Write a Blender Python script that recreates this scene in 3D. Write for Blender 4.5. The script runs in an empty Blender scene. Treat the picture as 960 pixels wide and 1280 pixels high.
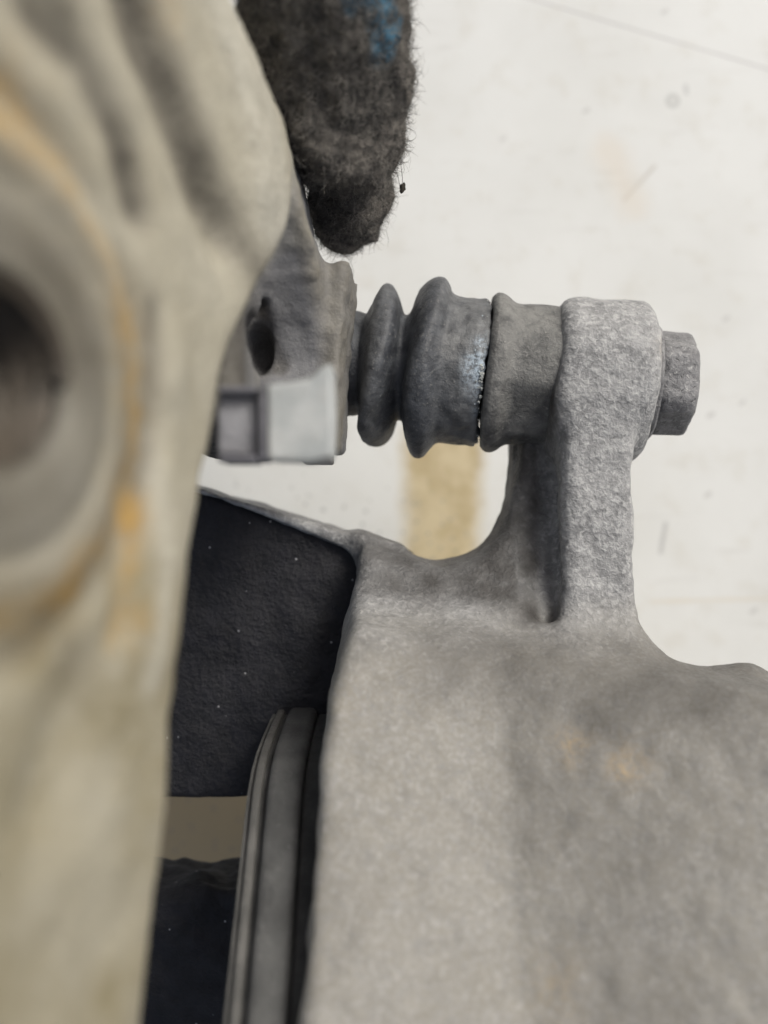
import bpy, bmesh, math, random
import numpy as np
from mathutils import Vector, Matrix

random.seed(7)
rng = np.random.default_rng(7)
S = bpy.context.scene
COL = S.collection
MM = 0.001

# ------------------------------------------------------------------ camera
H = 190.0            # camera height above the table, mm
FPX = 1154.0         # focal length in pixels of the 960 x 1280 photograph
cam_d = bpy.data.cameras.new("camera")
cam = bpy.data.objects.new("camera", cam_d)
COL.objects.link(cam)
cam.location = (0, 0, H * MM)
cam.rotation_euler = (0, 0, 0)
cam_d.sensor_fit = 'VERTICAL'
cam_d.sensor_height = 36.0
cam_d.lens = 36.0 * FPX / 1280.0
cam_d.clip_start = 0.004
cam_d.clip_end = 50.0
cam_d.dof.use_dof = True
cam_d.dof.focus_distance = 119.0 * MM
cam_d.dof.aperture_fstop = cam_d.lens / 2.8      # a 3 mm wide pupil
S.camera = cam

# ------------------------------------------------------------------ light
SUN_EL, SUN_AZ = math.radians(42), math.radians(42)     # azimuth from +Y towards +X
world = bpy.data.worlds.new("World")
S.world = world
world.use_nodes = True
wn = world.node_tree
bg = wn.nodes["Background"]
sky = wn.nodes.new("ShaderNodeTexSky")
sky.sky_type = 'NISHITA'
sky.sun_disc = False
sky.sun_elevation = SUN_EL
sky.sun_rotation = SUN_AZ
sky.air_density = 1.0
sky.dust_density = 6.0
sky.ozone_density = 0.6
hs = wn.nodes.new("ShaderNodeHueSaturation")      # thin cloud greys the blue
hs.inputs["Saturation"].default_value = 0.6
wn.links.new(sky.outputs[0], hs.inputs["Color"])
wn.links.new(hs.outputs[0], bg.inputs[0])
bg.inputs[1].default_value = 0.112
sun_d = bpy.data.lights.new("sun", 'SUN')
sun_d.energy = 1.7
sun_d.angle = math.radians(22)
sun_d.color = (1.0, 0.985, 0.90)
sun = bpy.data.objects.new("sun", sun_d)
COL.objects.link(sun)
sdir = Vector((math.sin(SUN_AZ) * math.cos(SUN_EL), math.cos(SUN_AZ) * math.cos(SUN_EL), math.sin(SUN_EL)))
sun.rotation_euler = sdir.to_track_quat('Z', 'Y').to_euler()
sun.location = sdir * 2
S.view_settings.view_transform = 'Standard'
S.view_settings.look = 'None'
S.view_settings.exposure = 0.14
S.view_settings.gamma = 1.0
S.view_settings.use_curve_mapping = False


# ------------------------------------------------------------------ helpers
def U(px, py, d):
    """photograph pixel + distance along the view axis -> (x, y, d) in mm"""
    return np.array([(px - 480.0) * d / FPX, (640.0 - py) * d / FPX, d])


def W(p):
    """(x, y, d) mm -> world mm"""
    p = np.asarray(p, float)
    return np.stack([p[..., 0], p[..., 1], H - p[..., 2]], -1)


def empty(name, label, cat, loc, group=None):
    o = bpy.data.objects.new(name, None)
    COL.objects.link(o)
    o.location = tuple(float(c) * MM for c in loc)
    o.empty_display_size = 0.005
    o['label'] = label
    o['category'] = cat
    if group:
        o['group'] = group
    return o


def link_mesh(name, me, mat, parent=None):
    o = bpy.data.objects.new(name, me)
    COL.objects.link(o)
    if mat:
        me.materials.append(mat)
    if parent:
        o.parent = parent
    return o


def mesh_np(name, V, Q, mat, parent=None, smooth=True, attrs=None):
    """V in world mm, Q (n,3|4) ints. Vertices are stored relative to the parent."""
    off = np.array(parent.location) / MM if parent else np.zeros(3)
    V = (np.asarray(V, float) - off) * MM
    me = bpy.data.meshes.new(name)
    me.vertices.add(len(V))
    me.vertices.foreach_set("co", V.astype(np.float32).ravel())
    n, k = Q.shape
    me.loops.add(n * k)
    me.loops.foreach_set("vertex_index", Q.astype(np.int32).ravel())
    me.polygons.add(n)
    me.polygons.foreach_set("loop_start", np.arange(0, n * k, k, dtype=np.int32))
    me.polygons.foreach_set("use_smooth", np.full(n, smooth, dtype=bool))
    me.update(calc_edges=True)
    me.validate()
    for an, val in (attrs or {}).items():
        a = me.attributes.new(an, 'FLOAT', 'POINT')
        a.data.foreach_set("value", np.asarray(val, np.float32))
    return link_mesh(name, me, mat, parent)


_LAT = rng.random((48, 48, 48)).astype(np.float32)


def vnoise(P, size, seed=0):
    """value noise, -1..1, P (n,3) mm, lattice spacing in mm"""
    q = np.asarray(P, np.float32) / size + np.float32(seed * 7.31 + 100.0)
    i = np.floor(q).astype(np.int64)
    f = q - i
    f = f * f * (3 - 2 * f)
    r = 0
    for a in (0, 1):
        for b in (0, 1):
            for c in (0, 1):
                w = (f[:, 0] if a else 1 - f[:, 0]) * (f[:, 1] if b else 1 - f[:, 1]) * (f[:, 2] if c else 1 - f[:, 2])
                r = r + w * _LAT[(i[:, 0] + a) % 48, (i[:, 1] + b) % 48, (i[:, 2] + c) % 48]
    return r * 2 - 1


def smin(a, b, k):
    h = np.clip(0.5 + 0.5 * (b - a) / k, 0, 1)
    return b + (a - b) * h - k * h * (1 - h)


def smax(a, b, k):
    return -smin(-a, -b, k)


def sbox(X, Y, D, lo, hi, r=0.0):
    c = [(l + h) / 2 for l, h in zip(lo, hi)]
    e = [(h - l) / 2 - r for l, h in zip(lo, hi)]
    qx, qy, qd = abs(X - c[0]) - e[0], abs(Y - c[1]) - e[1], abs(D - c[2]) - e[2]
    out = np.sqrt(np.maximum(qx, 0) ** 2 + np.maximum(qy, 0) ** 2 + np.maximum(qd, 0) ** 2)
    return out + np.minimum(np.maximum(qx, np.maximum(qy, qd)), 0) - r


def scap(X, Y, D, a, b, ra, rb):
    a, b = np.asarray(a, float), np.asarray(b, float)
    v = b - a
    t = np.clip(((X - a[0]) * v[0] + (Y - a[1]) * v[1] + (D - a[2]) * v[2]) / (v @ v), 0, 1)
    return np.sqrt((X - a[0] - t * v[0]) ** 2 + (Y - a[1] - t * v[1]) ** 2 + (D - a[2] - t * v[2]) ** 2) - (ra + (rb - ra) * t)


def sell(X, Y, D, c, r):
    k = np.sqrt(((X - c[0]) / r[0]) ** 2 + ((Y - c[1]) / r[1]) ** 2 + ((D - c[2]) / r[2]) ** 2)
    return (k - 1) * min(r)


def grid(lo, hi, h):
    ax = [np.arange(l, u + h, h, dtype=np.float32) for l, u in zip(lo, hi)]
    return np.meshgrid(*ax, indexing='ij', sparse=True)


def nets(F, lo, h):
    """surface nets in (x, y, d) -> world mm vertices, outward quads"""
    F = F.astype(np.float32).copy()
    F[0], F[-1], F[:, 0], F[:, -1], F[:, :, 0], F[:, :, -1] = [1.0] * 6
    s = F < 0
    cnt = np.zeros(tuple(n - 1 for n in F.shape), np.int8)
    sl = (slice(None, -1), slice(1, None))
    for a in (0, 1):
        for b in (0, 1):
            for c in (0, 1):
                cnt += s[sl[a], sl[b], sl[c]]
    act = (cnt > 0) & (cnt < 8)
    I, J, K = np.nonzero(act)
    idx = np.full(act.shape, -1, np.int64)
    idx[I, J, K] = np.arange(len(I))
    cor = {(a, b, c): F[I + a, J + b, K + c] for a in (0, 1) for b in (0, 1) for c in (0, 1)}
    acc, num = np.zeros((len(I), 3)), np.zeros(len(I))
    for ax in range(3):
        o1, o2 = [q for q in range(3) if q != ax]
        for u in (0, 1):
            for v in (0, 1):
                p0 = [0, 0, 0]; p0[o1] = u; p0[o2] = v
                p1 = list(p0); p1[ax] = 1
                f0, f1 = cor[tuple(p0)], cor[tuple(p1)]
                m = (f0 < 0) != (f1 < 0)
                t = np.where(m, f0 / np.where(m, f0 - f1, 1), 0)
                pos = np.tile(np.array(p0, float), (len(I), 1)); pos[:, ax] = t
                acc += pos * m[:, None]; num += m
    V = np.stack([I, J, K], 1) + acc / num[:, None]
    V = V * h + np.array(lo)
    Q = []
    for ax in range(3):
        o1, o2 = (ax + 1) % 3, (ax + 2) % 3
        A = [slice(None)] * 3; A[ax] = slice(None, -1)
        B = [slice(None)] * 3; B[ax] = slice(1, None)
        s0, s1 = s[tuple(A)], s[tuple(B)]
        e = np.stack(np.nonzero(s0 != s1), 1)
        e = e[(e[:, o1] > 0) & (e[:, o2] > 0) & (e[:, o1] < F.shape[o1] - 1) & (e[:, o2] < F.shape[o2] - 1)]
        ins = s0[e[:, 0], e[:, 1], e[:, 2]]
        d1, d2 = np.zeros(3, int), np.zeros(3, int)
        d1[o1] = 1; d2[o2] = 1
        q = np.stack([idx[tuple((e - d1 - d2).T)], idx[tuple((e - d2).T)], idx[tuple(e.T)], idx[tuple((e - d1).T)]], 1)
        q[ins] = q[ins]
        q[~ins] = q[~ins][:, ::-1]
        Q.append(q)
    Q = np.concatenate(Q)[:, ::-1]          # d runs against world z: mirrored
    return W(V), Q


def vnormals(V, Q):
    N = np.zeros_like(V)
    fn = np.cross(V[Q[:, 2]] - V[Q[:, 0]], V[Q[:, -1]] - V[Q[:, 1]])
    for k in range(Q.shape[1]):
        np.add.at(N, Q[:, k], fn)
    return N / (np.linalg.norm(N, axis=1, keepdims=True) + 1e-9)


def roughen(V, Q, layers):
    N = vnormals(V, Q)
    d = 0
    for k, (size, amp) in enumerate(layers):
        d = d + amp * vnoise(V, size, k + 1)
    return V + N * d[:, None]


def bevel_box(name, size, bev, mat, parent, M, seg=3, rough=0.0):
    """box of size (mm) with bevelled edges, placed by the 4x4 matrix M (world mm)"""
    bm = bmesh.new()
    bmesh.ops.create_cube(bm, size=1)
    for v in bm.verts:
        v.co = Vector((v.co.x * size[0], v.co.y * size[1], v.co.z * size[2]))
    bmesh.ops.bevel(bm, geom=bm.edges[:], offset=bev, segments=seg, affect='EDGES', profile=0.5)
    bm.transform(M)
    off = parent.location / MM if parent else Vector()
    for v in bm.verts:
        v.co = (v.co - off) * MM
    me = bpy.data.meshes.new(name)
    bm.to_mesh(me); bm.free()
    for p in me.polygons:
        p.use_smooth = True
    return link_mesh(name, me, mat, parent)


def lathe(name, prof, origin, axis, mat, parent, n=96, warp=None, attrs=None):
    """prof: list of (s, r) mm along axis from origin (x,y,d)."""
    a = np.asarray(axis, float)
    e1 = np.array([0, 1.0, 0]); e1 -= a * (a @ e1); e1 /= np.linalg.norm(e1)      # up in the picture
    e2 = np.cross(a, e1)
    if e2[2] > 0:
        e2 = -e2                                                                   # towards the camera
    th = np.linspace(0, 2 * math.pi, n, endpoint=False)
    rings = []
    for s, r in prof:
        ss, rr = np.full(n, s, float), np.full(n, r, float)
        if warp:
            ss, rr = warp(ss, rr, th)
        rings.append(origin + ss[:, None] * a + rr[:, None] * (np.cos(th)[:, None] * e1 + np.sin(th)[:, None] * e2))
    V = W(np.concatenate(rings))
    m = len(prof)
    i = np.arange(n); j = (i + 1) % n
    Q = np.concatenate([np.stack([k * n + i, k * n + j, (k + 1) * n + j, (k + 1) * n + i], 1) for k in range(m - 1)])
    N = vnormals(V, Q)
    c = W(origin + np.outer(np.repeat([p[0] for p in prof], n), a))
    if np.sum(N * (V - c)) < 0:
        Q = Q[:, ::-1]
    return V, Q


# ------------------------------------------------------------------ materials
class Mat:
    def __init__(self, name):
        self.m = bpy.data.materials.new(name)
        self.m.use_nodes = True
        self.t = self.m.node_tree
        self.b = self.t.nodes["Principled BSDF"]
        tc = self.t.nodes.new("ShaderNodeTexCoord")
        mp = self.t.nodes.new("ShaderNodeVectorMath"); mp.operation = 'SCALE'
        mp.inputs[3].default_value = 1000.0
        self.t.links.new(tc.outputs["Object"], mp.inputs[0])
        self.co = mp.outputs[0]                                # object space, mm

    def n(self, kind, **kw):
        nd = self.t.nodes.new(kind)
        for k, v in kw.items():
            setattr(nd, k, v)
        return nd

    def L(self, a, b):
        self.t.links.new(a, b)

    def put(self, sock, v):
        if isinstance(v, (int, float)):
            sock.default_value = v
        elif isinstance(v, tuple):
            sock.default_value = (*v, 1.0) if len(v) == 3 and sock.type == 'RGBA' else v
        else:
            self.L(v, sock)

    def noise(self, size, detail=4, rough=0.55, dist=0.0, stretch=None):
        nd = self.n("ShaderNodeTexNoise")
        nd.inputs["Scale"].default_value = 1.0 / size
        nd.inputs["Detail"].default_value = detail
        nd.inputs["Roughness"].default_value = rough
        nd.inputs["Distortion"].default_value = dist
        co = self.co
        if stretch:
            mp = self.n("ShaderNodeMapping")
            mp.inputs["Scale"].default_value = stretch
            self.L(co, mp.inputs[0]); co = mp.outputs[0]
        self.L(co, nd.inputs["Vector"])
        return nd.outputs["Fac"]

    def vor(self, size, feature='F1'):
        nd = self.n("ShaderNodeTexVoronoi", feature=feature)
        nd.inputs["Scale"].default_value = 1.0 / size
        self.L(self.co, nd.inputs["Vector"])
        return nd.outputs["Distance"]

    def ramp(self, v, a, b, lo=0.0, hi=1.0):
        nd = self.n("ShaderNodeMapRange", interpolation_type='SMOOTHSTEP')
        self.put(nd.inputs[0], v)
        for k, q in zip((1, 2, 3, 4), (a, b, lo, hi)):
            nd.inputs[k].default_value = q
        return nd.outputs[0]

    def mix(self, f, a, b, mode='MIX'):
        nd = self.n("ShaderNodeMix", data_type='RGBA', blend_type=mode)
        self.put(nd.inputs[0], f); self.put(nd.inputs[6], a); self.put(nd.inputs[7], b)
        return nd.outputs[2]

    def math(self, op, a, b=0.0):
        nd = self.n("ShaderNodeMath", operation=op)
        self.put(nd.inputs[0], a); self.put(nd.inputs[1], b)
        return nd.outputs[0]

    def attr(self, name):
        return self.n("ShaderNodeAttribute", attribute_name=name).outputs["Fac"]

    def bump(self, layers):
        """layers: list of (height socket, distance mm)"""
        nrm = None
        for h, d in layers:
            nd = self.n("ShaderNodeBump")
            nd.inputs["Distance"].default_value = d * MM
            nd.inputs["Strength"].default_value = 1.0
            self.L(h, nd.inputs["Height"])
            if nrm:
                self.L(nrm, nd.inputs["Normal"])
            nrm = nd.outputs[0]
        self.L(nrm, self.b.inputs["Normal"])

    def done(self, col, rough, metal=0.0, spec=0.5):
        self.put(self.b.inputs["Base Color"], col)
        self.put(self.b.inputs["Roughness"], rough)
        self.put(self.b.inputs["Metallic"], metal)
        self.put(self.b.inputs["Specular IOR Level"], spec)
        return self.m


def cast_metal(name, dark, mid, pale, rust=(0.38, 0.285, 0.165), bump=1.0, tint=None, var=1.0, grime_shade=(0.044, 0.041, 0.039), tone=None, tmin=0.5, keep=0.75):
    m = Mat(name)
    big, med, fine = m.noise(9, 3), m.noise(2.2, 5, 0.6, 0.2), m.noise(0.5, 5, 0.65)
    peel = m.noise(0.72, 3, 0.5, 0.45)
    c = m.mix(m.ramp(med, 0.3, 0.7, 0.5 - 0.5 * var, 0.5 + 0.5 * var), dark, mid)
    c = m.mix(m.ramp(peel, 0.46, 0.70, 0, 0.55 * var), c, pale)
    c = m.mix(m.ramp(fine, 0.55, 0.75, 0, 0.5 * var), c, pale)
    c = m.mix(m.ramp(fine, 0.42, 0.3, 0, 0.6 * var), c, tuple(q * 0.45 for q in dark))
    c = m.mix(m.ramp(peel, 0.36, 0.26, 0, 0.6 * var), c, tuple(q * 0.5 for q in dark))
    c = m.mix(m.ramp(big, 0.35, 0.7, 0, 0.3), c, mid)
    if tint:
        c = m.mix(m.math('MULTIPLY', m.attr("tint"), m.ramp(m.mix(0.72, med, fine), 0.34, 0.6, tmin, 1.0)), c, tint)
    if tone:
        c = m.mix(m.math('MULTIPLY', m.attr("tone"), m.ramp(med, 0.2, 0.7, 0.6, 1.0)), c, tone)
    c = m.mix(m.math('MULTIPLY', m.attr("dirt_shade"), m.ramp(med, 0.2, 0.6, 0.7, 1.0)), c, grime_shade)  # soiling and painted shade share this dark colour
    c = m.mix(m.math('MULTIPLY', m.attr("rust"), m.ramp(m.mix(0.5, med, fine), 0.42, 0.58, 0.2, 1.0)), c, rust)
    soft = m.math('SUBTRACT', 1.0, m.math('MULTIPLY', m.attr('tint'), keep))
    m.bump([(m.math('MULTIPLY', peel, soft), 0.23 * bump), (m.math('MULTIPLY', fine, soft), 0.16 * bump), (med, 0.2 * bump)])
    return m.done(c, m.ramp(fine, 0.3, 0.7, 0.5, 0.78), 0.0, 0.45)


M_HOUSING = cast_metal("dusty_cast_iron", (0.165, 0.167, 0.172), (0.32, 0.322, 0.325), (0.52, 0.52, 0.52), tint=(0.205, 0.194, 0.171))
M_BRACKET = cast_metal("worn_beige_cast_iron", (0.29, 0.272, 0.222), (0.45, 0.43, 0.365), (0.55, 0.53, 0.46), rust=(0.31, 0.19, 0.05), bump=0.6, tint=(0.138, 0.14, 0.15), var=0.6, grime_shade=(0.04, 0.034, 0.027), tone=(0.185, 0.158, 0.092), tmin=0.93, keep=0.15)


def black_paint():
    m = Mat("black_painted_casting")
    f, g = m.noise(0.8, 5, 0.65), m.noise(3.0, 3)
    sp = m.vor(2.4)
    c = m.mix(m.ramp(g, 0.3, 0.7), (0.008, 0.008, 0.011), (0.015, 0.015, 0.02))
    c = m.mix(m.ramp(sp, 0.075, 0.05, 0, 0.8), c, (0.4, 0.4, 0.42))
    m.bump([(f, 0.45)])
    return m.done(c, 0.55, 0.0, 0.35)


def rubber():
    m = Mat("dusty_rubber")
    f, g, b = m.noise(0.5, 5, 0.65), m.noise(1.8, 4), m.noise(7, 2)
    c = m.mix(m.ramp(g, 0.3, 0.7), (0.030, 0.033, 0.040), (0.072, 0.078, 0.089))
    c = m.mix(m.ramp(f, 0.55, 0.72, 0, 0.55), c, (0.22, 0.22, 0.21))
    c = m.mix(m.math('MULTIPLY', m.attr("dust"), m.ramp(g, 0.2, 0.65, 0.3, 1.0)), c, (0.20, 0.202, 0.20))
    c = m.mix(m.math('MULTIPLY', m.attr("grease"), m.ramp(f, 0.35, 0.6, 0.1, 1.0)), c, (0.42, 0.50, 0.58))
    m.bump([(f, 0.16), (g, 0.16)])
    return m.done(c, m.ramp(f, 0.3, 0.7, 0.42, 0.62), 0.0, 0.5)


def pin_metal():
    m = Mat("tarnished_steel")
    f, g = m.noise(0.5, 5, 0.65), m.noise(1.6, 5, 0.6, 0.5)
    c = m.mix(m.ramp(g, 0.3, 0.7), (0.055, 0.056, 0.058), (0.125, 0.126, 0.126))
    c = m.mix(m.ramp(f, 0.56, 0.7, 0, 0.6), c, (0.32, 0.315, 0.30))
    c = m.mix(m.math('MULTIPLY', m.attr("dust"), m.ramp(g, 0.25, 0.6, 0.35, 1.0)), c, (0.21, 0.209, 0.20))
    m.bump([(f, 0.2), (g, 0.2)])
    return m.done(c, 0.6, 0.15, 0.4)


def bolt_metal():
    m = Mat("weathered_bolt_steel")
    f, g = m.noise(0.6, 5, 0.65, 0.6), m.noise(2.0, 4, 0.6, 0.8)
    c = m.mix(m.ramp(g, 0.3, 0.7), (0.14, 0.14, 0.147), (0.26, 0.26, 0.266))
    c = m.mix(m.ramp(f, 0.55, 0.68, 0, 0.6), c, (0.44, 0.44, 0.43))
    c = m.mix(m.ramp(f, 0.43, 0.32, 0, 0.9), c, (0.04, 0.04, 0.04))
    m.bump([(f, 0.3), (g, 0.2)])
    return m.done(c, 0.55, 0.2, 0.4)


def zinc():
    m = Mat("bright_zinc_plate")
    f, g = m.noise(0.7, 4, 0.6), m.noise(3, 3)
    c = m.mix(m.ramp(g, 0.3, 0.7), (0.33, 0.35, 0.355), (0.43, 0.445, 0.445))
    c = m.mix(m.ramp(f, 0.58, 0.75, 0, 0.5), c, (0.30, 0.28, 0.25))
    m.bump([(f, 0.1)])
    return m.done(c, 0.5, 0.1, 0.5)


def plain_metal(name, a, b, rough=0.6, metal=0.0):
    m = Mat(name)
    f, g = m.noise(0.8, 5, 0.6), m.noise(4, 4)
    c = m.mix(m.ramp(g, 0.3, 0.7), a, b)
    c = m.mix(m.ramp(f, 0.55, 0.75, 0, 0.4), c, tuple(min(1, q * 1.7) for q in b))
    m.bump([(f, 0.2)])
    return m.done(c, rough, metal, 0.4)


def knit():
    m = Mat("charcoal_knit")
    f, g, b = m.noise(0.35, 5, 0.7), m.noise(1.3, 4, 0.6, 0.8), m.noise(4, 3)
    c = m.mix(m.ramp(g, 0.3, 0.7), (0.055, 0.053, 0.052), (0.17, 0.155, 0.14))
    c = m.mix(m.ramp(f, 0.5, 0.7, 0, 0.6), c, (0.30, 0.28, 0.25))
    c = m.mix(m.ramp(b, 0.48, 0.66, 0, 0.6), c, (0.24, 0.22, 0.195))
    c = m.mix(m.math('MULTIPLY', m.attr("blue"), m.ramp(g, 0.3, 0.55, 0.1, 1.0)), c, (0.06, 0.20, 0.32))
    m.bump([(f, 0.3), (g, 0.7)])
    return m.done(c, 0.95, 0.0, 0.1)


def fibre(name, a, b):
    m = Mat(name)
    c = m.mix(m.ramp(m.noise(1.5, 3), 0.35, 0.65), a, b)
    return m.done(c, 0.9, 0.0, 0.15)


def table_paint():
    m = Mat("white_painted_board")
    sx = m.n("ShaderNodeSeparateXYZ"); m.L(m.co, sx.inputs[0])
    X, Y = sx.outputs[0], sx.outputs[1]
    fine, med, big = m.noise(0.9, 5, 0.65), m.noise(7, 4, 0.6), m.noise(30, 3)
    streak = m.noise(2.2, 4, 0.6, 0.2, (0.12, 1.0, 1.0))
    c = m.mix(m.ramp(big, 0.3, 0.7), (0.66, 0.665, 0.65), (0.615, 0.618, 0.598))
    c = m.mix(m.ramp(med, 0.5, 0.72, 0, 0.45), c, (0.56, 0.545, 0.50))
    c = m.mix(m.ramp(streak, 0.58, 0.75, 0, 0.4), c, (0.50, 0.49, 0.465))
    c = m.mix(m.ramp(fine, 0.62, 0.76, 0, 0.42), c, (0.45, 0.44, 0.42))

    def P(px, py):
        return U(px, py, H)[:2]

    def seg(a, b, w, soft):
        (ax, ay), (bx, by) = P(*a), P(*b)
        L = math.hypot(bx - ax, by - ay)
        ux, uy = (bx - ax) / L, (by - ay) / L
        dx, dy = m.math('SUBTRACT', X, ax), m.math('SUBTRACT', Y, ay)
        t = m.math('ADD', m.math('MULTIPLY', dx, ux), m.math('MULTIPLY', dy, uy))
        t = m.math('MINIMUM', m.math('MAXIMUM', t, 0.0), L)
        ex = m.math('SUBTRACT', dx, m.math('MULTIPLY', t, ux))
        ey = m.math('SUBTRACT', dy, m.math('MULTIPLY', t, uy))
        q = m.math('SQRT', m.math('ADD', m.math('MULTIPLY', ex, ex), m.math('MULTIPLY', ey, ey)))
        q = m.math('ADD', q, m.ramp(med, 0, 1, -soft * 0.6, soft * 0.6))
        return q, w, soft

    def stain(c, a, b, w, soft, col, amt):
        q, w, soft = seg(a, b, w, soft)
        return m.mix(m.ramp(q, w + soft, max(w - soft, 0.0), 0, amt), c, col)

    c = stain(c, (554, 560), (541, 1150), 8.0, 2.6, m.mix(m.ramp(med, 0.35, 0.65), (0.40, 0.31, 0.155), (0.52, 0.43, 0.26)), 0.9)        # bare wood band
    c = stain(c, (200, 1040), (420, 1045), 9.0, 1.5, (0.38, 0.29, 0.155), 0.92)
    c = stain(c, (280, 610), (450, 650), 9, 6, (0.62, 0.62, 0.60), 0.5)
    c = stain(c, (600, -20), (1000, 98), 0.16, 0.12, (0.33, 0.31, 0.32), 0.7)       # hairline crack
    c = stain(c, (780, 250), (818, 208), 0.25, 0.4, (0.42, 0.39, 0.35), 0.75)
    c = stain(c, (760, 190), (790, 250), 2.5, 3.5, (0.62, 0.55, 0.46), 0.45)
    c = stain(c, (832, 655), (826, 690), 0.35, 0.5, (0.36, 0.36, 0.36), 0.75)
    c = stain(c, (815, 752), (965, 748), 0.25, 0.5, (0.58, 0.52, 0.42), 0.5)
    c = stain(c, (857, 108), (858, 116), 0.3, 0.45, (0.42, 0.42, 0.42), 0.7)
    for px, py, w in ((730, 140, .2), (886, 520, .3), (860, 470, .25), (925, 505, .25), (905, 400, .3), (940, 765, .35), (882, 620, .3), (828, 16, .25), (626, 175, .2), (700, 655, .2)):
        c = stain(c, (px, py), (px + 5, py - 3), w, 0.45, (0.40, 0.39, 0.38), 0.6)
    # small ring left by something wet
    (ax, ay) = P(841, 126)
    dx, dy = m.math('SUBTRACT', X, ax), m.math('SUBTRACT', Y, ay)
    q = m.math('SQRT', m.math('ADD', m.math('MULTIPLY', dx, dx), m.math('MULTIPLY', dy, dy)))
    q = m.math('ABSOLUTE', m.math('SUBTRACT', q, 1.0))
    c = m.mix(m.ramp(q, 0.75, 0.15, 0, 0.65), c, (0.38, 0.38, 0.37))
    # specks near the boot
    sp = m.vor(2.1)
    c = m.mix(m.math('MULTIPLY', m.ramp(sp, 0.24, 0.1, 0, 0.6), m.math('MULTIPLY', m.ramp(Y, 12, -2, 0.0, 1.0), m.ramp(X, 22, 14, 0.0, 1.0))), c, (0.2, 0.2, 0.2))
    m.bump([(fine, 0.08), (med, 0.08)])
    return m.done(c, 0.55, 0.0, 0.4)


# ------------------------------------------------------------------ the table
def build_table():
    n = 24
    g = np.linspace(-1500, 1500, n)
    xx, yy = np.meshgrid(g, g, indexing='ij')
    V = np.stack([xx.ravel(), yy.ravel(), np.zeros(n * n)], 1)
    i, j = np.meshgrid(np.arange(n - 1), np.arange(n - 1), indexing='ij')
    a = (i * n + j).ravel()
    o = mesh_np("table_surface", V, np.stack([a, a + n, a + n + 1, a + 1], 1), table_paint(), None, False)
    o['kind'] = 'structure'
    o['label'] = 'white painted board with scuffs, a hairline crack and a tan bare strip'


build_table()

# ------------------------------------------------------------------ guide pin axis
P0 = U(443, 456, 131.0)          # where the boot meets the bracket lug
P1 = U(870, 483, 127.0)          # end of the bolt head
AX = (P1 - P0) / np.linalg.norm(P1 - P0)


def axis_s(px):
    """axial position whose picture x is px"""
    lo, hi = -20.0, 70.0
    for _ in range(50):
        mid = (lo + hi) / 2
        p = P0 + AX * mid
        if 480 + p[0] * FPX / p[2] < px:
            lo = mid
        else:
            hi = mid
    return lo


PXR = 128.5 / FPX


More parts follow.
